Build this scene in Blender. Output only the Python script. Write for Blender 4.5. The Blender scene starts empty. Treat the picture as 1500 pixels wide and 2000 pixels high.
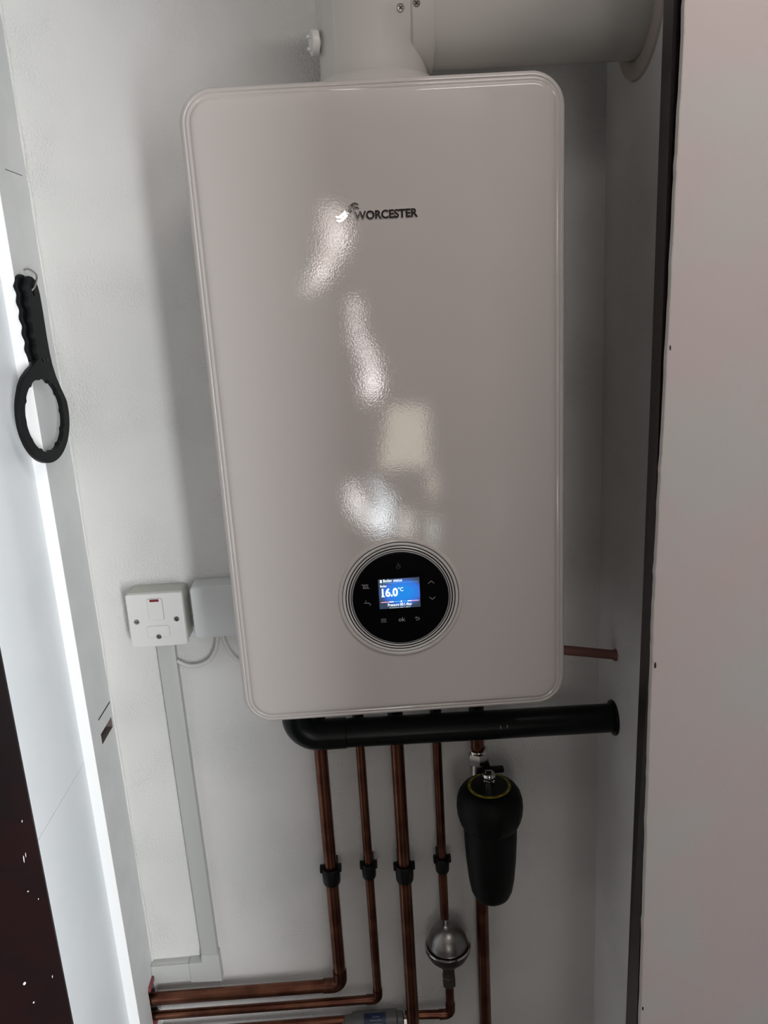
import bpy, bmesh, math, random
from mathutils import Vector, Matrix
random.seed(7)
S = bpy.context.scene
COL = S.collection
PI = math.pi

# ---------------------------------------------------------------- camera
cd = bpy.data.cameras.new('camera'); cam = bpy.data.objects.new('camera', cd); COL.objects.link(cam)
Rw = ((0.9978045839, -0.0633443187, 0.0193263955),
      (-0.0348390273, -0.2538737413, 0.9666097277),
      (-0.0563227703, -0.9651609300, -0.2555232372))          # columns: image right, image down, view direction
m = Matrix.Identity(4)
for i in range(3):
    m[i][0] = Rw[i][0]; m[i][1] = -Rw[i][1]; m[i][2] = -Rw[i][2]
m[0][3], m[1][3], m[2][3] = -0.03074778, -1.20218027, 0.49855993
cam.matrix_world = m
cd.sensor_fit = 'VERTICAL'; cd.sensor_height = 24.0; cd.lens = 1550.0 / 2000.0 * 24.0
cd.clip_start = 0.01; cd.clip_end = 50
S.camera = cam

# ---------------------------------------------------------------- world, light, exposure
w = bpy.data.worlds.new('world'); S.world = w; w.use_nodes = True
bg = w.node_tree.nodes['Background']; bg.inputs[0].default_value = (.75, .86, 1, 1); bg.inputs[1].default_value = 1.0
def area(name, loc, target, sx, sy, power, col):
    l = bpy.data.lights.new(name, 'AREA'); l.shape = 'RECTANGLE'; l.size = sx; l.size_y = sy
    l.energy = power; l.color = col
    o = bpy.data.objects.new(name, l); COL.objects.link(o); o.location = loc
    o.rotation_euler = (Vector(target) - Vector(loc)).to_track_quat('-Z', 'Y').to_euler()
    return o
area('daylight_rear_window', (1.30, -3.22, 0.05), (1.30, -1.0, 0.05), 0.9, 1.6, 167, (0.96, 0.985, 1.0))
area('ceiling_lamp', (0.42, -0.90, 1.22), (0.42, -0.90, 0), 0.6, 0.30, 5.6, (1.0, 0.92, 0.88))
area('side_fill', (2.17, -0.92, -0.1), (0.0, -0.92, -0.1), 0.7, 1.2, 24, (0.97, 0.97, 1.0))  # added fill to brighten the bare plaster wall, source unseen
S.view_settings.view_transform = 'Standard'; S.view_settings.look = 'None'
S.view_settings.gamma = 1; S.view_settings.use_curve_mapping = False
S.view_settings.exposure = 0.0

# ---------------------------------------------------------------- helpers
def lin(c):
    return tuple(((v/255)/12.92 if v/255 <= .04045 else ((v/255+.055)/1.055)**2.4) for v in c)
def mat(name, col, rough=.5, metal=0, bump=0, bscale=300, col2=None, cscale=6, spec=.5, emis=None, estr=0, coat=0, mask=None, detail=3, cfac=(.4,.6), coord='Object', bdist=.001):
    M = bpy.data.materials.new(name); M.use_nodes = True
    N = M.node_tree.nodes; L = M.node_tree.links; b = N['Principled BSDF']
    b.inputs['Base Color'].default_value = (*col, 1); b.inputs['Roughness'].default_value = rough
    b.inputs['Metallic'].default_value = metal; b.inputs['Specular IOR Level'].default_value = spec
    b.inputs['Coat Weight'].default_value = coat; b.inputs['Coat Roughness'].default_value = .08
    if emis: b.inputs['Emission Color'].default_value = (*emis, 1); b.inputs['Emission Strength'].default_value = estr
    tc = N.new('ShaderNodeTexCoord')
    if col2:
        n = N.new('ShaderNodeTexNoise'); n.inputs['Scale'].default_value = cscale; n.inputs['Detail'].default_value = 5
        r = N.new('ShaderNodeValToRGB'); r.color_ramp.elements[0].position = cfac[0]; r.color_ramp.elements[1].position = cfac[1]
        r.color_ramp.elements[0].color = (*col, 1); r.color_ramp.elements[1].color = (*col2, 1)
        L.new(tc.outputs[coord], n.inputs['Vector']); L.new(n.outputs['Fac'], r.inputs['Fac']); L.new(r.outputs['Color'], b.inputs['Base Color'])
    if bump:
        n = N.new('ShaderNodeTexNoise'); n.inputs['Scale'].default_value = bscale; n.inputs['Detail'].default_value = detail
        bp = N.new('ShaderNodeBump'); bp.inputs['Strength'].default_value = bump; bp.inputs['Distance'].default_value = bdist
        L.new(tc.outputs[coord], n.inputs['Vector']); L.new(n.outputs['Fac'], bp.inputs['Height']); L.new(bp.outputs['Normal'], b.inputs['Normal'])
        if mask:
            n2 = N.new('ShaderNodeTexNoise'); n2.inputs['Scale'].default_value = mask; n2.inputs['Detail'].default_value = 2
            r2 = N.new('ShaderNodeMapRange'); r2.inputs[1].default_value = .42; r2.inputs[2].default_value = .62; r2.inputs[3].default_value = .22 * bump; r2.inputs[4].default_value = bump
            L.new(tc.outputs[coord], n2.inputs['Vector']); L.new(n2.outputs['Fac'], r2.inputs[0]); L.new(r2.outputs[0], bp.inputs['Strength'])
    return M
M_wall = mat('painted_plaster', (.72, .72, .70), .55, bump=.95, bdist=.003, bscale=300, col2=(.76, .75, .735), cscale=5, mask=7, detail=4)
M_board = mat('painted_board', (.64, .665, .665), .45, bump=.12, bscale=60, col2=(.69, .71, .71), cscale=14)
M_lining = mat('gloss_lining', (.76, .81, .84), .4, bump=.1, bscale=50, col2=(.80, .84, .87), cscale=9)
M_edge = mat('board_edge', (.94, .95, .95), .4, bump=.2, bscale=90)
M_bare = mat('bare_skim_plaster', (.47, .405, .395), .75, bump=.15, bscale=120, col2=(.44, .43, .41), cscale=7, cfac=(.42, .58))
M_pedge = mat('plaster_edge', (.55, .53, .50), .8, bump=.6, bscale=400)
M_wood = mat('dark_stained_wood', (.009, .0055, .0065), .34, bump=.2, bscale=35, col2=(.015, .0055, .0055), cscale=12, spec=.35)
M_room = mat('hall_wall_paint', (.29, .27, .26), .8, col2=(.32, .30, .285), cscale=3)
M_floor = mat('hall_floor', (.05, .04, .035), .5, col2=(.06, .045, .04), cscale=4)
M_void = mat('cavity_shade_and_crack', (.02, .017, .015), .9, bump=.1)  # near-black colour stands in for shade behind the slots; also the crack
M_panel = mat('boiler_white_enamel', (.56, .53, .51), .04, bump=.03, bscale=480, detail=2, spec=.5)
M_case = mat('casing_white', (.84, .82, .79), .4, bump=.05)
M_flue = mat('flue_white_gloss', (.60, .585, .555), .13, bump=.03, bscale=30)
M_rubber = mat('white_seal', (.50, .45, .41), .6, bump=.1)
M_plas = mat('white_plastic', (.76, .76, .74), .35, bump=.04, bscale=500)
M_greyp = mat('grey_white_plastic', (.66, .68, .68), .45, bump=.04, bscale=500)
M_trunk = mat('trunking_plastic', (.52, .53, .51), .4, bump=.05, bscale=200)
M_cable = mat('white_cable', (.66, .65, .62), .4, bump=.02)
M_cu = mat('copper', (.20, .085, .052), .30, 1, bump=.12, bscale=45, col2=(.125, .05, .034), cscale=20)
M_cuf = mat('copper_fitting', (.17, .072, .045), .33, 1, bump=.12, bscale=70, col2=(.09, .04, .028), cscale=60)
M_chrome = mat('chrome', (.75, .74, .72), .12, 1, bump=.05, bscale=200)
M_nick = mat('nickel', (.50, .47, .44), .28, 1, bump=.2, bscale=90)
M_steel = mat('satin_steel', (.32, .31, .295), .34, 1, bump=.12, bscale=90, col2=(.25, .24, .23), cscale=30)
M_black = mat('black_plastic', (.004, .004, .0045), .42, spec=.25, bump=.08, bscale=250)
M_pipe_b = mat('black_waste_pipe', (.003, .0045, .0045), .30, spec=.2, bump=.04, bscale=120)
M_matte = mat('black_matte_polymer', (.003, .0035, .0035), .5, spec=.16, bump=.06, bscale=400)
M_wr = mat('wrench_nylon', (.004, .005, .006), .5, spec=.2, bump=.1, bscale=300)
M_glass = mat('black_glass', (.003, .003, .004), .04, spec=.6, bump=.01, bscale=5)
M_groove = mat('ring_groove_black', (.004, .004, .004), .5, bump=.01)
M_silver = mat('silver_ring', (.62, .61, .60), .35, .1, bump=.02)
M_icon = mat('icon_print_grey', (.34, .34, .35), .5, bump=.01)
M_icond = mat('icon_print_dark', (.004, .004, .004), .6, bump=.01)
M_logo = mat('logo_mirror', (.62, .62, .62), .05, 1, bump=.02)
M_yel = mat('yellow_print', (.36, .30, .02), .6, bump=.02)
M_red = mat('red_plastic', (.22, .02, .03), .4, bump=.02)
M_redp = mat('red_pipe_collar', (.22, .05, .055), .5, bump=.05)
M_redstub = mat('weathered_copper', (.22, .10, .085), .45, .5, bump=.2, bscale=60)
M_dev = mat('grey_device_body', (.10, .105, .10), .4, bump=.05)
M_white_e = mat('screen_white', (0, 0, 0), .5, emis=(.85, .95, 1), estr=1.5)
M_pink_e = mat('screen_pink', (0, 0, 0), .5, emis=(1, .45, .65), estr=1.1)
M_cyan_e = mat('screen_cyan', (0, 0, 0), .5, emis=(.12, .65, .95), estr=1.0)
M_lab = mat('blue_label', (.004, .007, .03), .4, bump=.02, col2=(.012, .035, .09), cscale=25)
M_labt = mat('label_print', (.16, .20, .26), .6, bump=.01)
def glow(name, col, s): return mat(name, (0, 0, 0), .5, emis=col, estr=s)
# lcd screen: blue glow, dark grey-green at the corners
M_lcd = bpy.data.materials.new('lcd_blue'); M_lcd.use_nodes = True
N = M_lcd.node_tree.nodes; L = M_lcd.node_tree.links; b = N['Principled BSDF']
b.inputs['Base Color'].default_value = (.002, .002, .003, 1); b.inputs['Roughness'].default_value = .2
tc = N.new('ShaderNodeTexCoord'); mp = N.new('ShaderNodeMapping'); mp.inputs['Location'].default_value = (-.12, 0, -.06); mp.inputs['Scale'].default_value = (34, 1, 52)
g = N.new('ShaderNodeTexGradient'); g.gradient_type = 'SPHERICAL'; r = N.new('ShaderNodeValToRGB')
e = r.color_ramp.elements; e[0].position = 0; e[0].color = (.035, .06, .10, 1); e[1].position = .62; e[1].color = (.01, .26, .84, 1)
for p_, c_ in ((.14, (.05, .10, .30, 1)), (.28, (.035, .17, .75, 1))): q = e.new(p_); q.color = c_
L.new(tc.outputs['Object'], mp.inputs[0]); L.new(mp.outputs[0], g.inputs[0]); L.new(g.outputs['Fac'], r.inputs[0]); L.new(r.outputs[0], b.inputs['Emission Color']); b.inputs['Emission Strength'].default_value = .95

def link(name, me, m, parent=None, loc=None):
    o = bpy.data.objects.new(name, me); COL.objects.link(o)
    if m is not None:
        me.materials.clear(); me.materials.append(m)
    if parent is not None: o.parent = parent
    if loc: o.location = loc
    return o
def done(bm, name, m, parent=None, smooth=True, angle=35, loc=None):
    bmesh.ops.recalc_face_normals(bm, faces=bm.faces)
    me = bpy.data.meshes.new(name); bm.to_mesh(me); bm.free()
    if smooth:
        me.shade_smooth(); me.set_sharp_from_angle(angle=math.radians(angle))
    return link(name, me, m, parent, loc)
def thing(name, label, cat, loc=(0, 0, 0), group=None):
    o = bpy.data.objects.new(name, None); COL.objects.link(o); o.location = loc
    o.empty_display_size = .02
    o['label'] = label; o['category'] = cat
    if group: o['group'] = group
    return o
def tag(o, label, cat, group=None):
    o['label'] = label; o['category'] = cat
    if group: o['group'] = group
    return o
def struct(o): o['kind'] = 'structure'; return o
def box(bm, x0, x1, y0, y1, z0, z1, bev=0, seg=2):
    r = bmesh.ops.create_cube(bm, size=1)
    vs = r['verts']
    for v in vs:
        v.co = Vector(((x0+x1)/2 + v.co.x*(x1-x0), (y0+y1)/2 + v.co.y*(y1-y0), (z0+z1)/2 + v.co.z*(z1-z0)))
    if bev:
        es = list({e for v in vs for e in v.link_edges})
        bmesh.ops.bevel(bm, geom=es, offset=bev, segments=seg, profile=.5, affect='EDGES')
def boxo(name, m, dims, parent=None, bev=0, loc=None, seg=2):
    bm = bmesh.new(); box(bm, *dims, bev=bev, seg=seg); return done(bm, name, m, parent, loc=loc)
def frame_axis(d):
    d = Vector(d).normalized(); a = Vector((0, 0, 1)) if abs(d.z) < .9 else Vector((1, 0, 0))
    u = d.cross(a).normalized(); return u, d.cross(u).normalized()
def tube(bm, pts, rad, n=20, cap=True):
    pts = [Vector(p) for p in pts]
    if not isinstance(rad, (list, tuple)): rad = [rad]*len(pts)
    rings = []; u = None
    for i, p in enumerate(pts):
        d = (pts[min(i+1, len(pts)-1)] - pts[max(i-1, 0)]).normalized()
        if u is None: u, v = frame_axis(d)
        else:
            u = (u - d*u.dot(d)).normalized(); v = d.cross(u)
        rings.append([bm.verts.new(p + (u*math.cos(2*PI*k/n) + v*math.sin(2*PI*k/n))*rad[i]) for k in range(n)])
    for a, b in zip(rings, rings[1:]):
        for k in range(n): bm.faces.new((a[k], a[(k+1) % n], b[(k+1) % n], b[k]))
    if cap: bm.faces.new(rings[0][::-1]); bm.faces.new(rings[-1])
def tubeo(name, m, pts, rad, parent=None, n=20, loc=None):
    bm = bmesh.new(); tube(bm, pts, rad, n); return done(bm, name, m, parent, loc=loc)
def lathe(bm, prof, origin, axis, n=48, caps=True, close=False):
    """prof: (radius, distance along axis)"""
    o = Vector(origin); ax = Vector(axis).normalized(); u, v = frame_axis(ax); rings = []
    for r_, h in prof:
        r_ = max(r_, 1e-5)
        rings.append([bm.verts.new(o + ax*h + (u*math.cos(2*PI*k/n) + v*math.sin(2*PI*k/n))*r_) for k in range(n)])
    prs = list(zip(rings, rings[1:])) + ([(rings[-1], rings[0])] if close else [])
    for a, b in prs:
        for k in range(n): bm.faces.new((a[k], a[(k+1) % n], b[(k+1) % n], b[k]))
    if caps and not close: bm.faces.new(rings[0][::-1]); bm.faces.new(rings[-1])
def latheo(name, m, prof, origin, axis, parent=None, n=48, close=False, loc=None, angle=35):
    bm = bmesh.new(); lathe(bm, prof, origin, axis, n, close=close); return done(bm, name, m, parent, loc=loc, angle=angle)
def arc(c, r, a0, a1, n, ax1, ax2):
    c, ax1, ax2 = Vector(c), Vector(ax1), Vector(ax2)
    return [c + (ax1*math.cos(a0 + (a1-a0)*i/n) + ax2*math.sin(a0 + (a1-a0)*i/n))*r for i in range(n+1)]
def smooth_path(pts, sub=6):
    P = [Vector(p) for p in pts]; out = []
    for i in range(len(P)-1):
        p0 = P[max(i-1, 0)]; p1 = P[i]; p2 = P[i+1]; p3 = P[min(i+2, len(P)-1)]
        for k in range(sub):
            t = k/sub
            out.append(.5*((2*p1) + (p2-p0)*t + (2*p0-5*p1+4*p2-p3)*t*t + (3*p1-p0-3*p2+p3)*t**3))
    return out + [P[-1]]
UPR = Matrix(((1, 0, 0, 0), (0, 0, -1, 0), (0, 1, 0, 0), (0, 0, 0, 1)))     # text plane -> faces the camera side (-y)
def text(name, s, size, x, y, z, m, parent, ext=.0001, off=0, sx=1, align='LEFT', rot=0, fit=None):
    cu = bpy.data.curves.new(name, 'FONT'); cu.body = s; cu.size = size; cu.extrude = ext; cu.offset = off; cu.align_x = align
    o = bpy.data.objects.new('t', cu); COL.objects.link(o)
    me = bpy.data.meshes.new_from_object(o.evaluated_get(bpy.context.evaluated_depsgraph_get()))
    bpy.data.objects.remove(o); me.transform(Matrix.Diagonal((sx, 1, 1, 1))); me.transform(UPR @ Matrix.Rotation(rot, 4, 'Z'))
    me.name = name
    if fit:
        xs = [v.co.x for v in me.vertices]; zs = [v.co.z for v in me.vertices]
        me.transform(Matrix.Translation((-min(xs), 0, -min(zs)))); me.transform(Matrix.Diagonal((fit[0]/(max(xs)-min(xs)), 1, fit[1]/(max(zs)-min(zs)), 1)))
    return link(name, me, m, parent, (x, y, z))
def plate(loops, ext, mx, bev=0):
    """filled 2D outline(s) with holes, extruded; returns a mesh in the frame given by mx"""
    cu = bpy.data.curves.new('p', 'CURVE'); cu.dimensions = '2D'; cu.fill_mode = 'BOTH'; cu.extrude = ext; cu.bevel_depth = bev; cu.bevel_resolution = 1
    for lp in loops:
        sp = cu.splines.new('POLY'); sp.points.add(len(lp)-1); sp.use_cyclic_u = True
        for i, (a, b_) in enumerate(lp): sp.points[i].co = (a, b_, 0, 1)
    o = bpy.data.objects.new('p', cu); COL.objects.link(o)
    me = bpy.data.meshes.new_from_object(o.evaluated_get(bpy.context.evaluated_depsgraph_get()))
    bpy.data.objects.remove(o); me.transform(mx); return me
def ribbon(path, wid):
    L_, R_ = [], []
    for i, p in enumerate(path):
        d = (Vector(path[min(i+1, len(path)-1)]) - Vector(path[max(i-1, 0)])).normalized(); n = Vector((-d.y, d.x))
        t = i/(len(path)-1); w_ = wid*(math.sin(PI*min(max(t*.92+.06, 0), 1)))**.6/2
        L_.append(tuple(Vector(p)+n*w_)); R_.append(tuple(Vector(p)-n*w_))
    return L_ + R_[::-1]
def rrect(w_, h_, r_, n=10):
    out = []
    for cx, cz, a0 in ((w_/2-r_, h_/2-r_, 0), (-w_/2+r_, h_/2-r_, 90), (-w_/2+r_, -h_/2+r_, 180), (w_/2-r_, -h_/2+r_, 270)):
        for i in range(n+1):
            a = math.radians(a0 + 90*i/n); out.append((cx + r_*math.cos(a), cz + r_*math.sin(a)))
    return out
def stack(bm, w_, h_, r_, levels, cx=0, cz=0, n=10, cap0=True):
    """rounded-rectangle loops (inset, y) skinned and capped"""
    rings = []
    for ins, y in levels:
        rings.append([bm.verts.new((cx+a, y, cz+b_)) for a, b_ in rrect(w_-2*ins, h_-2*ins, max(r_-ins, .0005), n)])
    for a, b_ in zip(rings, rings[1:]):
        k = len(a)
        for i in range(k): bm.faces.new((a[i], a[(i+1) % k], b_[(i+1) % k], b_[i]))
    if cap0: bm.faces.new(rings[0][::-1])
    bm.faces.new(rings[-1])

XL, XR, XB = -.474, .336, -.491
# ================================================================ SETTING
struct(boxo('wall_back', M_wall, (-1.7, 2.2, 0, .08, -1.32, 1.25)))
# left lining board with its two saw cuts and the slot the pipes pass through
def grid_board(name, m, xf, xb, ys, zs, holes, parent=None, wob=0):
    bm = bmesh.new()
    def keep(i, j):
        if not (0 <= i < len(ys)-1 and 0 <= j < len(zs)-1): return False
        yc = (ys[i]+ys[i+1])/2; zc = (zs[j]+zs[j+1])/2
        return not any(a < yc < b_ and c < zc < d for a, b_, c, d in holes)
    V = {}
    def v(x, i, j):
        k = (x, i, j)
        if k not in V: V[k] = bm.verts.new((x, ys[i], zs[j]))
        return V[k]
    for i in range(len(ys)-1):
        for j in range(len(zs)-1):
            if not keep(i, j): continue
            for x in (xf, xb): bm.faces.new((v(x, i, j), v(x, i+1, j), v(x, i+1, j+1), v(x, i, j+1)))
            for di, dj, a, b_ in ((-1, 0, (0, 0), (0, 1)), (1, 0, (1, 0), (1, 1)), (0, -1, (0, 0), (1, 0)), (0, 1, (0, 1), (1, 1))):
                if not keep(i+di, j+dj):
                    bm.faces.new((v(xf, i+a[0], j+a[1]), v(xf, i+b_[0], j+b_[1]), v(xb, i+b_[0], j+b_[1]), v(xb, i+a[0], j+a[1])))
    return done(bm, name, m, parent, smooth=False)
wl = struct(grid_board('wall_left', M_board, XL, XB+.0005, [-.1035, -.067, -.052, -.046, -.012, -.007, -.002], [-1.32, -.735, -.655, -.152, -.134, -.1105, -.1075, 1.25],
           [(-.067, -.007, -.1105, -.1075), (-.067, -.012, -.152, -.134), (-.046, -.012, -.735, -.655)]))
wl.data.materials.append(mat('raw_cut_edge', (.16, .13, .12), .9, bump=.3, bscale=400))
for f in wl.data.polygons:
    if abs(f.normal.x) < .5 and -.07 < f.center.y < -.0065 and -.76 < f.center.z < -.10: f.material_index = 1
struct(boxo('trim_1', M_edge, (XB, XL+.0008, -.1060, -.1035, -1.32, 1.25), bev=.0007))
# lining beyond the board, in two sheets with a fine joint, and a dark backing coloured as the hollow's shade
struct(boxo('wall_left_lining_lower', M_lining, (XB-.02, XB, -.288, -.1035, -1.32, -.1585)))
struct(boxo('wall_left_lining_upper', M_lining, (XB-.02, XB, -.288, -.1035, -.1578, 1.25)))
struct(boxo('cavity_shade_backing', M_void, (XB-.06, XB-.035, -.12, 0, -1.32, 1.25)))
# uneven bead of filler down the corner of board and back wall
bm = bmesh.new(); rnd = random.Random(3); pts = []
for i in range(90):
    z = -1.0 + i*.025
    pts.append((XL - .0005 + rnd.uniform(-.0012, .0012), -.0015, z))
tube(bm, pts, [.0028 + rnd.uniform(-.0008, .0012) for _ in pts], 8)
struct(done(bm, 'trim_2', M_wall))
# left door jamb, dark stained, faces the hall
jl = struct(boxo('trim_3', M_wood, (-.72, XB-.0002, -.293, -.2882, -1.32, 1.25), bev=.0004))
for x, z, a_, b_ in ((-.5045, -.125, .0006, .0022), (-.512, -.182, .0007, .0060), (-.5085, -.176, .0005, .0040), (-.515, -.232, .0012, .0012), (-.5035, -.245, .0006, .0014), (-.5055, -.372, .0006, .0026), (-.545, -.380, .0022, .0030), (-.5005, -.508, .0005, .0020), (-.538, -.413, .0012, .0018)):
    bm = bmesh.new(); bmesh.ops.create_icosphere(bm, subdivisions=1, radius=1)
    for v in bm.verts: v.co = Vector((v.co.x*a_ + v.co.z*a_*.5, v.co.y*.0003, v.co.z*b_))
    done(bm, 'paint_fleck', M_edge, jl, loc=(x, -.293, z))
struct(boxo('wall_left_front', M_room, (-1.7, -.70, -.36, -.30, -1.32, 1.25)))
# right side
struct(boxo('wall_right', M_wall, (XR, XR+.06, -.415, 0, -1.32, 1.25)))
bm = bmesh.new()                                        # right jamb, leans very slightly
vs = []
for z, xb_, xf_ in ((-1.32, .2415, .2495), (-.386, .2486, .2535), (.161, .2544, .2560), (.430, .2567, .2570), (.742, .2582, .2580), (1.25, .262, .2610)):
    vs.append([bm.verts.new(c) for c in ((xb_, -.418, z), (xf_, -.442, z), (xf_+.0035, -.442, z), (.345, -.430, z), (.345, -.412, z), (xb_+.012, -.406, z))])
for a, b_ in zip(vs, vs[1:]):
    for k in range(6): bm.faces.new((a[k], a[(k+1) % 6], b_[(k+1) % 6], b_[k]))
bm.faces.new(vs[0]); bm.faces.new(vs[-1][::-1])
struct(done(bm, 'trim_4', M_wood, smooth=False))
# bare plastered wall right of the opening with a ragged trimmed edge
bm = bmesh.new(); rnd = random.Random(11); rows = []
kn = [(-1.32, .2545), (-.3475, .2527), (.175, .2527), (.432, .2574), (.73, .2627), (1.25, .270)]
def edge_x(z):
    for (z0, x0), (z1, x1) in zip(kn, kn[1:]):
        if z0 <= z <= z1: return x0 + (x1-x0)*(z-z0)/(z1-z0)
    return kn[-1][1]
z = -1.32
while z < 1.25:
    j = rnd.uniform(-.0003, .0003) - (rnd.uniform(.0002, .0007) if rnd.random() < .1 else 0)
    rows.append((z, edge_x(z) + j)); z += rnd.uniform(.006, .016)
rows.append((1.25, .270)); R = []
for z, x in rows: R.append([bm.verts.new(c) for c in ((x+.002, -.447, z), (x, -.4485, z), (x+.0003, -.4545, z), (x+.0012, -.455, z), (2.2, -.455, z), (2.2, -.447, z))])
for a, b_ in zip(R, R[1:]):
    for k in range(6): bm.faces.new((a[k], a[(k+1) % 6], b_[(k+1) % 6], b_[k]))
bm.faces.new(R[0]); bm.faces.new(R[-1][::-1])
o = done(bm, 'wall_right_front', M_bare, smooth=False); o.data.materials.append(M_pedge)
for f in o.data.polygons:
    if abs(f.normal.y) < .9 and f.center.x < .3: f.material_index = 1
struct(o)
for i, (x, z, s) in enumerate(((.2605, .442, .0022), (.2565, .118, .003), (.2555, -.325, .0025))):     # chips in the plaster
    bm = bmesh.new(); bmesh.ops.create_icosphere(bm, subdivisions=1, radius=s)
    for v in bm.verts: v.co = Vector((v.co.x*.5, v.co.y*.25, v.co.z*1.5))
    struct(done(bm, 'trim_%d' % (5+i), M_icond, loc=(x, -.4548, z)))
# hall around the photographer: floor, ceiling, side and rear walls with a rear window
struct(boxo('floor', M_floor, (-1.7, 2.2, -3.3, .08, -1.36, -1.32)))
struct(boxo('ceiling', M_room, (-1.7, 2.2, -3.3, .08, 1.25, 1.30)))
struct(boxo('wall_left_hall', M_room, (-1.76, -1.7, -3.3, .08, -1.32, 1.25)))
def wall_with_hole(name, m, axis, pos, th, a0, a1, h):
    bm = bmesh.new(); u0, u1, z0, z1 = h
    for A0, A1, Z0, Z1 in ((a0, u0, -1.32, 1.25), (u1, a1, -1.32, 1.25), (u0, u1, -1.32, z0), (u0, u1, z1, 1.25)):
        if axis == 'x': box(bm, pos, pos+th, A0, A1, Z0, Z1)
        else: box(bm, A0, A1, pos, pos+th, Z0, Z1)
    return struct(done(bm, name, m, smooth=False))
wall_with_hole('wall_right_hall', M_room, 'x', 2.2, .06, -3.3, -.4, (-1.30, -.54, -.70, .70))
struct(boxo('trim_9', M_wood, (.308, .321, -1.46, -1.34, -1.32, 1.25)))  # added dark facing, keeps the lit wall end out of the dial's reflection
struct(boxo('added_blocker_wall', M_room, (.32, 2.2, -1.45, -1.35, -1.32, 1.25)))  # unseen wall added to block rear-window light from the right half
wall_with_hole('wall_rear', M_room, 'y', -3.3, .06, -1.76, 2.26, (.80, 1.80, -.80, .90))
def win(name, axis, pos, u0, u1, z0, z1):
    bm = bmesh.new()
    for A0, A1, Z0, Z1 in ((u0, u1, z0, z0+.05), (u0, u1, z1-.05, z1), (u0, u0+.05, z0, z1), (u1-.05, u1, z0, z1), ((u0+u1)/2-.02, (u0+u1)/2+.02, z0, z1)):
        if axis == 'x': box(bm, pos, pos+.04, A0, A1, Z0, Z1)
        else: box(bm, A0, A1, pos, pos+.04, Z0, Z1)
    struct(done(bm, name, M_edge, smooth=False))
win('window_1', 'y', -3.29, .80, 1.80, -.80, .90)
win('added_side_frame', 'x', 2.21, -1.30, -.54, -.70, .70)  # made-up window frame around the added side fill
# unseen dark door, added with glowing shapes for the front panel's reflections
dr = struct(boxo('added_dark_door', M_wood, (-.5, .5, -3.24, -3.215, -1.32, 1.12)))
lights = [([(-.150, .925), (-.085, .93), (-.036, .848), (-.05, .76), (-.068, .712), (-.12, .66), (-.19, .575), (-.281, .546), (-.21, .65), (-.17, .75)], (1, .88, .82), 2.6),
          ([(-.055, .53), (-.013, .51), (-.010, .372), (.059, .251), (.074, .109), (.014, .032), (-.032, .083), (-.016, .209), (-.055, .336)], (1, .93, .92), 3.2),
          ([(.093, .019), (.279, .008), (.283, -.288), (.035, -.29)], (1, .92, .74), 1.7),
          ([(-.144, -.379), (-.09, -.33), (-.02, -.45), (-.02, -.62), (-.08, -.56), (-.12, -.518)], (1, .96, .95), 2.6),
          ([(-.02, -.30), (.101, -.446), (.09, -.60), (.0, -.64), (-.02, -.5), (.02, -.42)], (.85, .95, 1), 3.4),
          ([(.12, -.532), (.182, -.495), (.19, -.625), (.109, -.66)], (1, .95, .88), 2.2),
          ([(.265, -.30), (.322, -.333), (.309, -.46), (.261, -.414)], (1, .9, .75), 1.3),
          ([(.25, -.53), (.313, -.56), (.301, -.70), (.25, -.68)], (.9, 1, .95), 1.3)]
def ell(cx, cz, a_, b_, t_):
    return [(cx + a_*math.cos(u)*math.cos(t_) - b_*math.sin(u)*math.sin(t_), cz + a_*math.cos(u)*math.sin(t_) + b_*math.sin(u)*math.cos(t_)) for u in [2*PI*k/14 for k in range(14)]]
lights += [(ell(-.085, .785, .030, .055, -.25), (1, .9, .87), 5), (ell(-.165, .650, .022, .045, -.6), (1, .92, .86), 5.5), (ell(.033, .135, .026, .060, .1), (1, .93, .94), 6),
           (ell(-.085, -.45, .024, .035, 0), (1, .95, .95), 5), (ell(.02, -.535, .040, .045, .3), (.9, .96, 1), 6)]
for i, (pl, c, s) in enumerate(lights):
    me = plate([pl], .002, Matrix.Translation((0, -3.212 if i < 8 else -3.207, 0)) @ UPR)
    bpyo = link('glow_patch', me, glow('reflection_glow_%d' % i, c, s*3.4), dr)

# ================================================================ BOILER
bo = thing('wall_boiler', 'large white wall-hung combi boiler with a round black control dial', 'boiler', (0, 0, 0))
bm = bmesh.new(); stack(bm, .390, .708, .02, [(.004, -.001), (0, -.004), (0, -.275)], 0, .360); done(bm, 'casing', M_case, bo)
bm = bmesh.new()
stack(bm, .401, .721, .036, [(.006, -.274), (0, -.278), (0, -.2990), (.0006, -.3025), (.0022, -.3055), (.0048, -.3072), (.0058, -.3070), (.0064, -.3064), (.0074, -.3074), (.0096, -.3082), (.0106, -.3074), (.0114, -.3076), (.0128, -.3092), (.0150, -.3098), (.0190, -.3100), (.024, -.3100)], 0, .360, n=14)
panel = done(bm, 'front_panel', M_panel, bo, angle=60)
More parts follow.
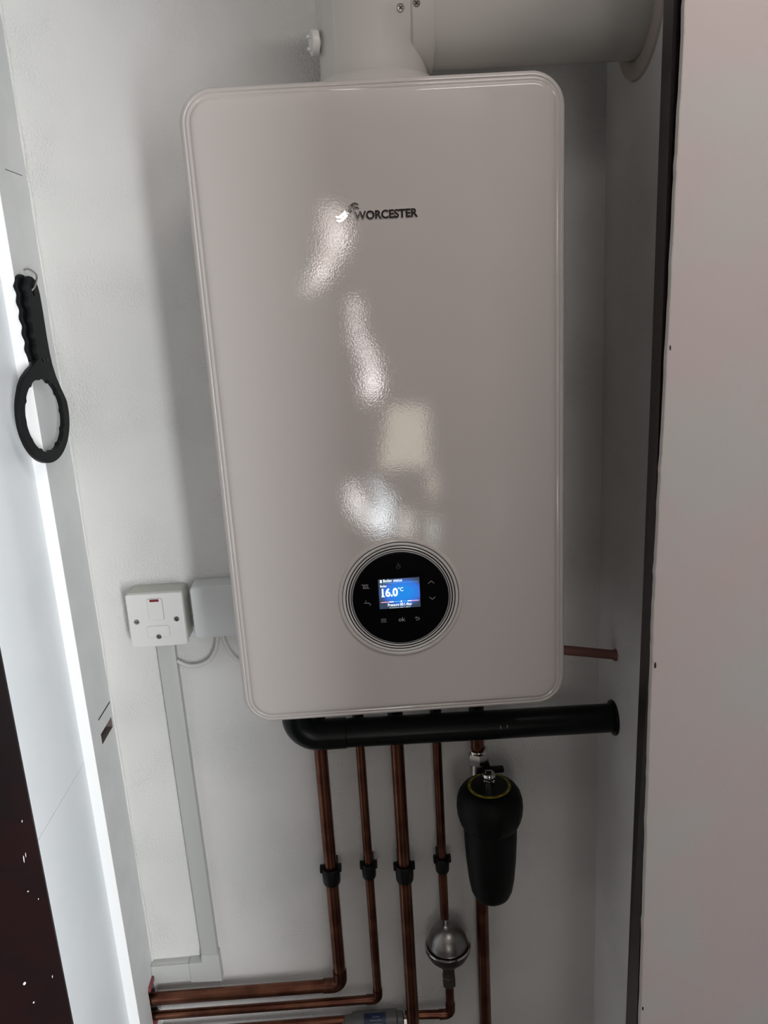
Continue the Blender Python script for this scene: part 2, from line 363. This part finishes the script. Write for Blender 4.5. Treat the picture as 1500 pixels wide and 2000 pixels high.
# emblem and name
sw1 = smooth_path([(-.0455, .5885), (-.043, .5874), (-.0400, .5885), (-.035, .5925), (-.030, .5970), (-.027, .5995), (-.024, .6003), (-.0208, .5990)], 5)
sw2 = smooth_path([(-.0450, .5846), (-.042, .5836), (-.0390, .5850), (-.034, .5890), (-.030, .5928), (-.0265, .5957), (-.0235, .5963), (-.0205, .5950)], 5)
def two(p): return [(v[0], v[1]) for v in p]
def sp2(L_): return [(v.x, v.y) for v in smooth_path([(a, b_, 0) for a, b_ in L_], 5)]
sw1 = sp2([(-.0455, .5885), (-.043, .5874), (-.0400, .5885), (-.035, .5925), (-.030, .5970), (-.027, .5995), (-.024, .6003), (-.0208, .5990)])
sw2 = sp2([(-.0450, .5846), (-.042, .5836), (-.0390, .5850), (-.034, .5890), (-.030, .5928), (-.0265, .5957), (-.0235, .5963), (-.0205, .5950)])
me = plate([ribbon(sw1, .0030), ribbon(sw2, .0030)], .0006, Matrix.Translation((0, -.3105, 0)) @ UPR)
link('emblem', me, M_logo, panel)
text('lettering', 'WORCESTER', .0120, -.0262, -.3105, .5838, M_logo, panel, ext=.0004, off=.00042, fit=(.0675, .0088))
# round control unit
DC = (.0010, .1555)
cp = latheo('control_dial', M_panel, [(.0745, .3085), (.0747, .3100), (.0738, .3114), (.0722, .3120), (.0706, .3118), (.0698, .3106), (.0698, .3085)], (DC[0], 0, DC[1]), (0, -1, 0), bo, n=96, close=True)
latheo('dial_base', M_groove, [(.0710, .3088), (.0710, .3106), (.0600, .3106), (0, .3106)], (DC[0], 0, DC[1]), (0, -1, 0), cp, n=96)
for ro, wd in ((.0692, .0031), (.0647, .0018), (.0612, .0013), (.0587, .0009)):
    latheo('silver_ring', M_silver, [(ro, .3100), (ro, .3112), (ro-wd*.3, .3116), (ro-wd*.7, .3116), (ro-wd, .3112), (ro-wd, .3100)], (DC[0], 0, DC[1]), (0, -1, 0), cp, n=96, close=True)
latheo('glass_cover', M_glass, [(.0575, .3100), (.0575, .3120), (.0569, .3126), (.0560, .3126), (.0200, .3126), (0, .3126)], (DC[0], 0, DC[1]), (0, -1, 0), cp, n=96)
sc = boxo('display_screen', M_lcd, (-.0245, .0245, -.0002, .0002, -.0187, .0187), cp, loc=(-.0003, -.3128, .1623))
sc['label'] = 'lit blue display screen showing 16.0 degrees'
T = [('Boiler status', -.0188, .1772, .00004, .0225, .0036), ('Boiler', -.0226, .1711, .00003, .0078, .0029),
     ('16.0', -.0211, .1588, .00016, .0190, .0108), ('°C', -.0016, .1650, .00005, .0062, .0048),
     ('Pressure 00:1.4bar', -.0148, .1464, .00004, .0290, .0037)]
for s_, x, zz, of, w_, h_ in T: text('screen_text', s_, .005 if w_ != .02 else .0118, x, -.31305, zz, M_white_e, cp, ext=.00003, off=of, fit=(w_, h_))
def ubar(name, m, x0, x1, z0, z1, y=-.3131, par=cp): return boxo(name, m, (x0, x1, y-.00005, y+.00005, z0, z1), par)
ubar('screen_text', M_white_e, -.0218, -.0178, .1588, .1599)
ubar('screen_line', M_cyan_e, -.0225, .0225, .1757, .1759)
ubar('screen_icon', M_white_e, -.0226, -.0205, .1768, .1803)
ubar('screen_line', M_pink_e, -.0228, -.0130, .1516, .1525); ubar('screen_line', M_white_e, -.0130, -.0078, .1515, .1526)
ubar('screen_line', M_cyan_e, -.0078, .0092, .1517, .1524); ubar('screen_line', M_white_e, .0092, .0135, .1515, .1526); ubar('screen_line', M_pink_e, .0135, .0226, .1516, .1525)
ubar('screen_icon', M_white_e, .0008, .0022, .1511, .1530)
text('screen_text', 'Pressure 00:1.4bar', .0037, -.0003, -.3130, .1441, M_white_e, cp, ext=.00002, off=.00003, sx=.92, align='CENTER').scale = (1, 1, .3)
# printed key symbols on the glass
def sym(segs, wd=.0007, m=M_icon, name='key_symbol'):
    bm = bmesh.new()
    for a, b_ in segs:
        a = Vector((a[0], -.31275, a[1])); b_ = Vector((b_[0], -.31275, b_[1])); d = (b_-a).normalized(); n = Vector((-d.z, 0, d.x))*wd/2; e_ = d*wd*.3
        f = bm.faces.new([bm.verts.new(c) for c in (a-n-e_, b_-n+e_, b_+n+e_, a+n-e_)])
        r_ = bmesh.ops.extrude_face_region(bm, geom=[f]); bmesh.ops.translate(bm, vec=(0, -.00008, 0), verts=[v for v in r_['geom'] if isinstance(v, bmesh.types.BMVert)])
    return done(bm, name, m, cp, smooth=False)
cx, cz = -.0400, .1730                                           # radiator
sym([((cx-.0042, cz+.0025), (cx+.0030, cz+.0025)), ((cx-.0030, cz-.0020), (cx+.0042, cz-.0020))] + [((cx-.0026+i*.0017, cz-.0020), (cx-.0026+i*.0017, cz+.0025)) for i in range(4)], .0006)
cx, cz = -.0392, .1525                                           # tap
sym([((cx-.0035, cz), (cx+.0015, cz)), ((cx+.0015, cz), (cx+.0035, cz-.0018)), ((cx+.0035, cz-.0018), (cx+.0037, cz-.003)), ((cx-.002, cz+.0024), (cx-.0012, cz+.0024))], .0008)
sym([((.0347, .1722), (.0381, .1752)), ((.0381, .1752), (.0415, .1722))], .0006)
sym([((.0355, .1548), (.0389, .1518)), ((.0389, .1518), (.0423, .1548))], .0006)
sym([((-.0240, zz), (-.0178, zz)) for zz in (.1268, .1287, .1306)], .0005)
text('key_symbol', 'ok', .0075, -.0031, -.31275, .1262, M_icon, cp, ext=.00004, off=.00005)
sym([((.0172, .1298), (.0210, .1298)), ((.0210, .1298), (.0224, .1284)), ((.0224, .1284), (.0210, .1268)), ((.0210, .1268), (.0182, .1268)), ((.0172, .1298), (.0186, .1308)), ((.0172, .1298), (.0186, .1288))], .0007)
fl = sp2([(0, .2015), (.0016, .1985), (.0030, .1965), (.0026, .1935), (0, .1925), (-.0026, .1935), (-.0028, .1960), (-.0014, .1975), (-.0008, .1995)])
fi = sp2([(0, .1965), (.0012, .1945), (0, .1933), (-.0012, .1945)])
link('key_symbol', plate([fl, fi], .00005, Matrix.Translation((0, -.31272, 0)) @ UPR), M_icond, cp)

for x, y, r_ in ((-.135, -.030, .0125), (-.0695, -.030, .0095), (-.0085, -.042, .0125), (.058, -.030, .0095), (.125, -.030, .0125)):
    latheo('pipe_connector', M_black, [(r_+.003, .010), (r_+.003, -.028), (r_, -.030), (r_, -.182)], (x, y, 0), (0, 0, 1), bo, n=24)
# ================================================================ FLUE
fx, fy, fz, fr = .010, -.130, .831, .0622
fu = thing('boiler_flue', 'white round flue rising from the boiler top and running right through the wall', 'flue', (fx, fy, .716))
def P(x, y, z): return (x-fx, y-fy, z-.716)
latheo('base_adapter', M_flue, [(.082, 0), (.081, .006), (.0755, .030), (.0725, .036), (.0700, .0385), (.0650, .0390)], P(fx, fy, .718), (0, 0, 1), fu, n=64)
bm = bmesh.new(); n_ = 64; path = [Vector(P(*q)) for q in ((fx, fy, .740), (fx, fy, fz), (.0795, fy, fz))]
rg = [[bm.verts.new(path[0] + Vector((math.cos(2*PI*k/n_), math.sin(2*PI*k/n_), 0))*.0655) for k in range(n_)]]
for i in (1, 2):                                               # mitred segments: slide each ring onto the next joint plane
    d = (path[i]-path[i-1]).normalized(); e_ = (path[i+1]-path[i]).normalized() if i < 2 else d; pn = (d+e_).normalized()
    rg.append([bm.verts.new(v.co + d*((path[i]-v.co).dot(pn)/d.dot(pn))) for v in rg[-1]])
for a, b_ in zip(rg, rg[1:]):
    for k in range(n_): bm.faces.new((a[k], a[(k+1) % n_], b_[(k+1) % n_], b_[k]))
el = done(bm, 'elbow', M_flue, fu, angle=50)
latheo('collar', M_flue, [(.0650, 0), (.0660, .0005), (.0683, .003), (.0683, .026), (.0676, .028), (.0620, .0288)], P(.052, fy, fz), (1, 0, 0), fu, n=64, close=True)
tubeo('straight_pipe', M_flue, [P(.075, fy, fz), P(.20, fy, fz), P(.345, fy, fz)], fr, fu, n=64)
latheo('wall_seal', M_rubber, [(.062, 0), (.0625, -.004), (.066, -.006), (.078, -.0055), (.084, -.003), (.0855, 0)], P(XR, fy, fz), (1, 0, 0), fu, n=64, close=True)
# screws on the collar and the test-point cap on the elbow's left
for k, (sx_, a) in enumerate(((.041, 12), (.059, 9))):
    aa = math.radians(a); rr = .0655 if k == 0 else .0676
    n_ = Vector((0, -math.cos(aa), -math.sin(aa)))
    c_ = Vector(P(sx_, fy, fz)) + n_*rr
    s_o = latheo('screw', M_nick if k == 0 else M_steel, [(.0044, -.0010), (.0044, .0004), (.0032, .0016), (.0008, .0018)], c_, n_, fu, n=20)
    bm = bmesh.new(); u_, v_ = frame_axis(n_)
    for d in (u_+v_, u_-v_):
        d = d.normalized(); q = n_.cross(d)
        pts_ = [c_ + n_*.0019 + d*a_*.0026 + q*b_*.0006 for a_, b_ in ((-1, -1), (1, -1), (1, 1), (-1, 1))]
        bm.faces.new([bm.verts.new(p_) for p_ in pts_])
    done(bm, 'screw_slot', M_groove, s_o, smooth=False)
cap_ = latheo('test_point_cap', M_plas, [(.0060, -.010), (.0060, .001), (.0135, .0015), (.0140, .003), (.0140, .0085), (.0130, .0098), (.002, .0102)], P(-.0545, -.146, .800), (-1, -.25, 0), fu, n=28)
latheo('cap_pip', M_plas, [(.0022, 0), (.0022, .0045), (.0015, .005)], P(-.0640, -.149, .806), (-1, -.25, 0), cap_, n=12)
latheo('cap_pip', M_plas, [(.0022, 0), (.0022, .0045), (.0015, .005)], P(-.0640, -.149, .793), (-1, -.25, 0), cap_, n=12)

# ================================================================ ELECTRICS, left of the boiler
sp = thing('fused_spur_switch', 'square white fused spur with a red-flagged rocker on the wall', 'switch', (-.3685, 0, .0435))
bm = bmesh.new(); stack(bm, .086, .087, .006, [(.001, -.0003), (0, -.002), (0, -.037), (.0012, -.038)]); done(bm, 'back_box', mat('spur_box', (.60, .60, .54), .4, bump=.03), sp)
bm = bmesh.new(); stack(bm, .0865, .0875, .004, [(.0015, -.037), (0, -.0385), (0, -.0455), (.0008, -.0468), (.0025, -.0473)]); done(bm, 'face_plate', M_plas, sp)
def relb(name, m, w_, h_, x, z, y0, y1, par, r_=.002, bev=.0004):
    bm = bmesh.new(); stack(bm, w_, h_, r_, [(0, y0), (0, y1+bev), (bev, y1)], x, z, n=5); return done(bm, name, m, par)
relb('rocker_surround', mat('seam_grey', (.22, .22, .21), .6, bump=.02), .0245, .0365, .0008, .0182, -.046, -.04745, sp, .0035)
rk = relb('rocker', M_plas, .0232, .0352, .0008, .0182, -.046, -.0490, sp, .003, .0006)
relb('red_flag', M_red, .0140, .0040, .0010, .0330, -.048, -.04935, rk, .0004, .0001)
relb('fuse_surround', bpy.data.materials['seam_grey'], .0353, .0200, .0008, -.0187, -.046, -.04745, sp, .0035)
relb('fuse_carrier', M_plas, .0343, .0190, .0008, -.0187, -.046, -.0481, sp, .003, .0004)
for x, z in ((-.0305, -.0005), (.0312, .0005), (.0005, -.0268)):
    s_o = latheo('screw', M_nick, [(.0042, -.0460), (.0042, -.0482), (.0034, -.0490), (.001, -.0491)][::-1], (x, 0, z), (0, 1, 0), sp, n=20)
    sl = boxo('screw_slot', M_groove, (-.0030, .0030, -.0001, .0001, -.0005, .0005), s_o, loc=(x, -.0491, z)); sl.rotation_euler = (0, .7 + x*20, 0)
jb = thing('junction_box', 'plain grey-white junction box half hidden behind the boiler edge', 'box', (-.272, 0, .048))
bm = bmesh.new(); stack(bm, .086, .087, .008, [(.001, -.0003), (0, -.002), (0, -.012), (.001, -.013)]); done(bm, 'back_plate', M_greyp, jb)
bm = bmesh.new(); stack(bm, .086, .087, .009, [(.001, -.0125), (0, -.0135), (0, -.034), (.0015, -.039), (.005, -.0405)]); done(bm, 'cover', M_greyp, jb)
def cable(name, pts, label):
    o = tubeo(name, M_cable, smooth_path(pts, 8), .0033, n=12); tag(o, label, 'cable', 'white cables under the junction box'); return o
cable('power_cable', [(-.283, -.014, .006), (-.2855, -.013, -.008), (-.290, -.012, -.026), (-.303, -.011, -.045), (-.318, -.010, -.0525), (-.332, -.010, -.054), (-.344, -.010, -.0505), (-.3555, -.010, -.043)], 'white cable looping from the junction box to the wall trunking')
cable('power_cable', [(-.278, -.014, .006), (-.276, -.013, -.008), (-.272, -.012, -.024), (-.265, -.012, -.038), (-.257, -.012, -.048), (-.235, -.012, -.062), (-.19, -.012, -.066)], 'white cable curving from the junction box behind the boiler')
tr = thing('cable_trunking', 'white square mini trunking dropping from the fused spur and turning left', 'trunking', (-.367, 0, -.3))
def tk(pts, y0, y1, name, m=M_trunk, bev=.0009):
    bm = bmesh.new(); f = bm.faces.new([bm.verts.new((x+.367, y0, z+.3)) for x, z in pts])
    r_ = bmesh.ops.extrude_face_region(bm, geom=[f]); bmesh.ops.translate(bm, vec=(0, y1-y0, 0), verts=[v for v in r_['geom'] if isinstance(v, bmesh.types.BMVert)])
    bmesh.ops.bevel(bm, geom=[e_ for e_ in bm.edges], offset=bev, segments=2, profile=.5, affect='EDGES')
    return done(bm, name, m, tr)
tk([(-.3825, -.002), (-.3555, -.002), (-.3520, -.618), (-.3795, -.618)], 0, -.013, 'base_channel')
tk([(-.3830, -.001), (-.3550, -.001), (-.3515, -.617), (-.3800, -.617)], -.0125, -.0165, 'cover_strip')
tk([(-.4050, -.629), (-.3815, -.629), (-.3805, -.612), (-.3500, -.615), (-.3490, -.6725), (-.4050, -.6700)], 0, -.0185, 'corner_piece')
tk([(-.4735, -.631), (-.4055, -.630), (-.4055, -.669), (-.4735, -.6695)], 0, -.012, 'base_channel')
tk([(-.4735, -.632), (-.4055, -.631), (-.4055, -.6685), (-.4735, -.669)], -.0115, -.0165, 'cover_strip')

# ================================================================ COPPER PIPES
GP = 'copper pipes dropping below the boiler'
R22, R15 = .0110, .0076
def pipe(x, y, r_, label, z_end, left=None, group=GP, z0=-.181):
    t = thing('copper_pipe', label, 'pipe', (x, y, z0), group)
    if left is None:
        tubeo('tube', M_cu, [(0, 0, 0), (0, 0, (z_end-z0)/2), (0, 0, z_end-z0)], r_, t, n=24); return t
    zc, xe = left; rb = r_*1.35
    tubeo('tube', M_cu, [(0, 0, 0), (0, 0, (zc-z0)/2), (0, 0, zc-z0+rb)], r_, t, n=24)
    el_ = [(0, 0, zc-z0+rb+r_*1.5), (0, 0, zc-z0+rb)] + [tuple(p_) for p_ in arc((-rb, 0, zc-z0+rb), rb, 0, -PI/2, 8, (1, 0, 0), (0, 0, 1))][1:] + [(-rb-r_*1.5, 0, zc-z0)]
    tubeo('elbow_fitting', M_cuf, el_, [r_*1.13]*len(el_), t, n=24)
    tubeo('tube', M_cu, [(-rb, 0, zc-z0), ((xe-x)/2, 0, zc-z0), (xe-x, 0, zc-z0)], r_, t, n=24)
    return t
pA = pipe(-.135, -.030, R22, 'thick copper pipe below the boiler, leftmost, bending left at the bottom', 0, (-.688, -.487))
pB = pipe(-.0695, -.030, R15, 'thin copper pipe second from left, bending left below the thick one', 0, (-.7255, -.487))
pC = pipe(-.0085, -.042, R22, 'thick copper pipe straight down between the two thin pipes', -1.0)
pD = pipe(.058, -.030, R15, 'thin copper pipe ending at the steel ball vessel', -.560)
pE = pipe(.125, -.030, R22, 'thick copper pipe above and below the black filter canister', -1.0)
# run under the ball vessel
t = thing('copper_pipe', 'thin copper pipe from under the ball vessel going left past the grey inhibitor', 'pipe', (.0615, -.028, -.70), GP)
rb = R15*1.35
el_ = [(0, 0, -.050)] + [tuple(p_) for p_ in arc((-rb, 0, -.0635), rb, 0, -PI/2, 8, (1, 0, 0), (0, 0, 1))] + [(-rb-.011, 0, -.0635-rb)]
tubeo('tube', M_cu, [(0, 0, 0), (0, 0, -.060)], R15, t, n=24)
tubeo('elbow_fitting', M_cuf, el_, R15*1.15, t, n=24)
tubeo('tube', M_cu, [(-rb, 0, -.0635-rb), (-.084, .004, -.0635-rb)], R15, t, n=24)
tubeo('tube', M_cu, [(-.194, .004, -.0635-rb), (-.548, .004, -.0635-rb)], R15, t, n=24)
# scale inhibitor on that run
dv = thing('inline_inhibitor', 'dark grey cylindrical inline device with a blue label at the bottom edge', 'device', (-.079, -.030, -.7800))
latheo('body', M_dev, [(.012, -.056), (.0165, -.054), (.0172, -.050), (.0175, -.042), (.0205, -.039), (.0212, -.030), (.0212, .034), (.0205, .040), (.0172, .043), (.0165, .052), (.012, .054)], (0, 0, 0), (1, 0, 0), dv, n=40)
latheo('end_nut', M_nick, [(.0085, -.060), (.0105, -.059), (.0105, -.056), (.0085, -.055)], (0, 0, 0), (1, 0, 0), dv, n=6)
latheo('end_nut', M_nick, [(.0085, .053), (.0105, .054), (.0105, .059), (.0085, .060)], (0, 0, 0), (1, 0, 0), dv, n=6)
bm = bmesh.new(); rows_ = []
for i in range(13):
    a = math.radians(-6 + 10*i)
    rows_.append([bm.verts.new((x, -.02145*math.sin(a), .02145*math.cos(a))) for x in (-.019, .021)])
for a, b_ in zip(rows_, rows_[1:]): bm.faces.new((a[0], a[1], b_[1], b_[0]))
lb = done(bm, 'label_band', M_lab, dv)
for i, s_ in enumerate(('Scaline', 'Electrolytic', 'Scale Inhibitor')):
    a = math.radians(20 + i*15)
    tx = text('label_print', s_, .0047, .003, 0, 0, M_labt, lb, ext=.00005, off=.00008, align='CENTER')
    tx.rotation_euler = (-(PI/2-a), 0, 0); rr = .0217
    tx.location = (.003, -rr*math.sin(a), rr*math.cos(a))
# red collars where the two left pipes enter the wall
for i, z in enumerate((-.6555, -.7335)):
    o = boxo('pipe_collar', M_redp, (XL-.006, XL+.004, -.044, -.014, z-.0045, z+.0045), bev=.001)
    tag(o, ('red collar edge above' if i == 0 else 'red collar edge below') + ' the pipes where they enter the left wall', 'collar', 'red pipe collars')

# clips
GC = 'black pipe clips on the back wall'
def clip(x, y, r_, z, label):
    t = thing('pipe_clip', label, 'clip', (x, 0, z), GC); o_ = r_+.0042; h = .015 if r_ > .009 else .013
    bm = bmesh.new(); lathe(bm, [(r_+.0004, -h), (o_-.0012, -h-.002), (o_, -h+.001), (o_+.0008, h-.002), (o_, h), (r_+.0004, h)], (0, y, 0), (0, 0, 1), 28, close=True)
    done(bm, 'band', M_black, t)
    boxo('wall_base', M_black, (-o_*.75, o_*.75, y+r_+.001, -.0003, -h, h), t, bev=.0012)
    for s in (-1, 1): boxo('ear', M_black, (s*(o_+.0008)-.0026, s*(o_+.0008)+.0026, y-.007, y+.005, h-.008, h+.003), t, bev=.0016)
    return t
clip(-.135, -.030, R22, -.452, 'large black clip holding the leftmost copper pipe')
clip(-.0695, -.030, R15, -.448, 'small black clip on the thin second pipe from left')
clip(-.0085, -.042, R22, -.448, 'large black clip holding the middle thick copper pipe')
clip(.058, -.030, R15, -.447, 'small black clip on the thin pipe above the ball vessel')

# steel ball vessel
bv = thing('ball_vessel', 'small satin steel ball vessel with a rim, hung under a thin pipe', 'vessel', (.060, -.046, -.600))
pr = [(.0008, .0385), (.010, .0372)] + [(.0345*math.sin(math.radians(a)), .004+.0345*math.cos(math.radians(a))) for a in range(25, 91, 8)] + [(.0350, .001)]
latheo('upper_dome', M_steel, pr, (0, 0, 0), (0, 0, 1), bv, n=56)
latheo('rim_flange', M_chrome, [(.0345, -.001), (.0385, .0005), (.0400, .0000), (.0406, -.002), (.0400, -.004), (.0340, -.004)], (0, 0, 0), (0, 0, 1), bv, n=56, close=True)
latheo('lower_bowl', mat('bowl_steel', (.12, .115, .11), .4, 1, bump=.1), [(.0405, -.002), (.0395, -.010), (.034, -.022), (.024, -.034), (.016, -.041), (.0135, -.046)], (0, 0, 0), (0, 0, 1), bv, n=56)
latheo('neck_fitting', mat('dull_brass', (.10, .085, .065), .45, .9, bump=.1), [(.0135, -.040), (.0135, -.052), (.0115, -.055), (.0115, -.072), (.0125, -.073), (.0125, -.092), (.0105, -.094)], (0, .004, 0), (0, 0, 1), bv, n=6)
latheo('vent_pin', M_chrome, [(.0042, .034), (.0042, .041), (.0022, .043), (.0018, .053), (.0008, .054)], (-.002, -.006, 0), (0, 0, 1), bv, n=16)

# magnetic filter
fc = thing('filter_canister', 'black magnetic filter canister with a yellow ring on its cap', 'filter', (.1335, -.095, -.256))
latheo('canister', M_matte, [(.0425, -.058), (.0430, -.070), (.0425, -.095), (.0405, -.135), (.0375, -.170), (.0340, -.192), (.0295, -.203), (.021, -.211), (.009, -.2145), (.001, -.215)], (0, 0, 0), (0, 0, 1), fc, n=64)
bm = bmesh.new(); prf = [(.001, .0005), (.026, 0), (.0365, -.001), (.0445, -.006), (.0495, -.014), (.0522, -.024), (.0530, -.036), (.0520, -.048), (.0495, -.058), (.0455, -.066), (.0425, -.069)]
lathe(bm, prf, (0, 0, 0), (0, 0, 1), 96)
for v in bm.verts:                                                 # broad grip ribs round the skirt
    if v.co.z < -.03:
        a = math.atan2(v.co.y, v.co.x); k = 1 + .018*max(0, math.cos(a*9))**4*min(1, (-.03-v.co.z)/.012); v.co.x *= k; v.co.y *= k
cc = done(bm, 'cap', M_matte, fc, angle=50)
latheo('yellow_ring', M_yel, [(.0300, .0004), (.0340, .0002), (.0340, .0009), (.0300, .0010)], (0, 0, 0), (0, 0, 1), cc, n=72, close=True)
for i in range(12):
    a0 = 2*PI*i/12; bm = bmesh.new(); a_ = [(.0313*math.cos(a0+j*.06), .0313*math.sin(a0+j*.06), .00115) for j in range(6)]; b_ = [(.0327*math.cos(a0+j*.06), .0327*math.sin(a0+j*.06), .00115) for j in range(6)]
    A_ = [bm.verts.new(q) for q in a_]; B_ = [bm.verts.new(q) for q in b_]
    for j in range(5): bm.faces.new((A_[j], A_[j+1], B_[j+1], B_[j]))
    done(bm, 'ring_print', M_groove, cc, smooth=False)
latheo('cap_disc', M_black, [(.0300, .0002), (.0295, .0018), (.015, .0026), (.0095, .0028)], (0, 0, 0), (0, 0, 1), cc, n=64)
vv = latheo('air_vent', M_chrome, [(.0088, .002), (.0090, .009), (.0060, .0105), (.0060, .014), (.0098, .015), (.0104, .017), (.0104, .021), (.0094, .0230), (.0062, .0232), (.0058, .0190), (.001, .0188)], (0, 0, 0), (0, 0, 1), fc, n=28)
latheo('vent_socket', M_groove, [(.0042, .0188), (.0042, .0212), (.001, .0214)], (0, 0, 0), (0, 0, 1), vv, n=6)
# valve and nuts joining it to the pipe
vb = thing('isolating_valve', 'chrome isolating valve with compression nut above the black filter', 'valve', (.126, -.030, -.256))
latheo('compression_nut', M_nick, [(.0125, .024), (.0165, .022), (.0180, .019), (.0180, .005), (.0165, .002), (.013, .001)], (0, 0, 0), (0, 0, 1), vb, n=6)
latheo('nut_collar', M_chrome, [(.0122, .022), (.0168, .0235), (.0172, .026), (.0165, .0285), (.0122, .029)], (0, 0, 0), (0, 0, 1), vb, n=36, close=True)
latheo('valve_body', M_nick, [(.0145, .003), (.0150, -.004), (.0150, -.030), (.0170, -.034), (.0170, -.052), (.0140, -.056)], (0, 0, 0), (0, 0, 1), vb, n=36)
boxo('lever', M_black, (.012, .040, -.020, -.008, -.0085, -.0005), vb, bev=.002)
boxo('lever_tip', M_black, (.012, .017, -.020, -.006, -.002, .006), vb, bev=.0015)
tubeo('inlet_arm', M_nick, [(-.006, .052, -.050), (-.002, .030, -.055)], .0125, fc, n=24)

# black condensate waste pipe under the boiler
bp_ = thing('black_waste_pipe', 'thick black waste pipe running under the boiler into the right wall', 'pipe', (-.14, -.085, -.152))
def Q(x, y, z): return (x+.14, y+.085, z+.152)
RB = .0225
path = [Q(-.162, -.085, -.070), Q(-.162, -.085, -.105)] + arc(Q(-.130, -.085, -.118), .032, PI, 1.5*PI, 10, (1, 0, 0), (0, 0, 1)) + [Q(-.115, -.085, -.1502)]
tubeo('bend', M_pipe_b, path, [RB*1.06]*len(path), bp_, n=32)
tubeo('straight_pipe', M_pipe_b, [Q(-.125, -.085, -.150), Q(.10, -.085, -.153), Q(.350, -.085, -.156)], RB, bp_, n=36)
latheo('coupling', M_pipe_b, [(RB, 0), (RB+.0014, .001), (RB+.0014, .030), (RB, .031)], Q(-.118, -.085, -.150), (1, 0, -.012), bp_, n=36, close=True)
latheo('wall_collar', M_pipe_b, [(RB, -.004), (RB+.0045, -.004), (RB+.0055, -.002), (RB+.005, .0002), (RB, .0002)], Q(XR-.0005, -.085, -.1558), (1, 0, 0), bp_, n=40, close=True)
for x in (.152, .162):
    boxo('wear_mark', M_silver, (x+.14-.0003, x+.14+.0003, -RB*.985-.0004, -RB*.985+.0006, .0015+.002, .0015+.007), bp_)
# short red-brown pressure relief pipe
rp = thing('relief_pipe', 'short reddish copper pipe stub from behind the boiler into the right wall', 'pipe', (.19, -.088, -.022))
tubeo('tube', M_redstub, [(-.02, 0, .004), (.155, 0, -.0265)], .0074, rp, n=24)
latheo('flared_end', M_redstub, [(.0078, -.004), (.0088, -.003), (.0098, .0), (.0078, .0)], (.1455, 0, -.0247), (1, 0, -.17), rp, n=28, close=True)

# ================================================================ FILTER WRENCH ON ITS HOOK
a = math.radians(7.5)
U = Vector((math.sin(a), math.cos(a), 0)); V = Vector((0, 0, 1)); NN = Vector((math.cos(a), -math.sin(a), 0))
P0 = Vector((-.4598, -.105, .545))
ws = thing('filter_wrench', 'black plastic ring spanner hanging from a hook on the left wall', 'wrench', P0)
def wmx(off): 
    M_ = Matrix.Identity(4)
    for i in range(3): M_[i][0] = U[i]; M_[i][1] = V[i]; M_[i][2] = NN[i]; M_[i][3] = (NN*off)[i]
    return M_
ccx, ccz, RO, RI = -.0045, -.1695, .0640, .0505
ring = []
for i in range(73):
    ang = math.radians(12 - 222*i/72)                  # from the right, clockwise round the bottom, to upper left
    ring.append((ccx + RO*math.cos(ang), ccz + RO*math.sin(ang)))
handle_r = [(.0030, .0040), (.0060, .0095), (.012, .0125), (.0185, .0115), (.0255, .0075), (.0295, .0000), (.0315, -.010), (.0322, -.035), (.0318, -.068), (.0325, -.088), (.0345, -.104), (.0395, -.121), (.0478, -.138)]
grip = []
for i in range(25):
    t_ = i/24; grip.append((.0010 + .0022*math.cos(t_*2*PI*4.5) - .001*t_, -.094 + t_*.092))
left_j = [(-.0515, -.1245), (-.0400, -.1140), (-.0260, -.1065), (-.0120, -.1010), (-.0020, -.0955)]
outline = handle_r + ring + left_j + grip
inner = []
for i in range(144):
    ang = 2*PI*i/144; rr = RI - .0022*max(0, math.cos(ang*12))**3*(1 if (math.sin(ang) < -.55 or math.sin(ang) > .4 or math.cos(ang) > .2) else .35)
    inner.append((ccx + rr*math.cos(ang), ccz + rr*math.sin(ang)))
hole = [(.0160 + .0035*math.cos(2*PI*i/16), -.006 + .0075*math.sin(2*PI*i/16)) for i in range(16)]
link('ring_and_plate', plate([outline, inner, hole], .0028, wmx(-.0035), bev=.0007), M_wr, ws)
hl = handle_r[:-3] + [(.030, -.099), (.004, -.099)] + grip
hl = [(x_-.006, z_+.0025) for x_, z_ in hl]; hole = [(x_-.006, z_+.0025) for x_, z_ in hole]
link('grip_flange', plate([hl, hole], .0022, wmx(-.0106), bev=.0007), M_wr, ws)
core = [(.003, -.018), (.024, -.018), (.025, -.093), (.003, -.093)]
link('grip_core', plate([core], .0036, wmx(-.0068), bev=.0005), M_wr, ws)
for x_, z_ in ((.014, -.097), (.022, -.097)):
    latheo('rivet', M_groove, [(.0030, 0), (.0030, .0008), (.001, .001)], U*x_ + V*z_, NN, ws, n=12)
hk = thing('cup_hook', 'small brass-coloured hook on the left board holding the black spanner', 'hook', (XL, -.0975, .568))
def H(x, y, z): return (x-XL, y+.0975, z-.568)
hp = smooth_path([H(XL-.002, -.068, .567), H(-.4680, -.0700, .5685), H(-.4610, -.0720, .5650), H(-.4550, -.0770, .5590), H(-.4545, -.0830, .5510), H(-.4560, -.0885, .5435), H(-.4600, -.0905, .5395)], 5)
tubeo('wire', M_nick, hp, .0014, hk, n=10)
# small filler specks and a hairline crack on the left board
struct(boxo('trim_8', M_void, (XL-.0005, XL+.0003, -.075, -.020, .6925, .6932)))
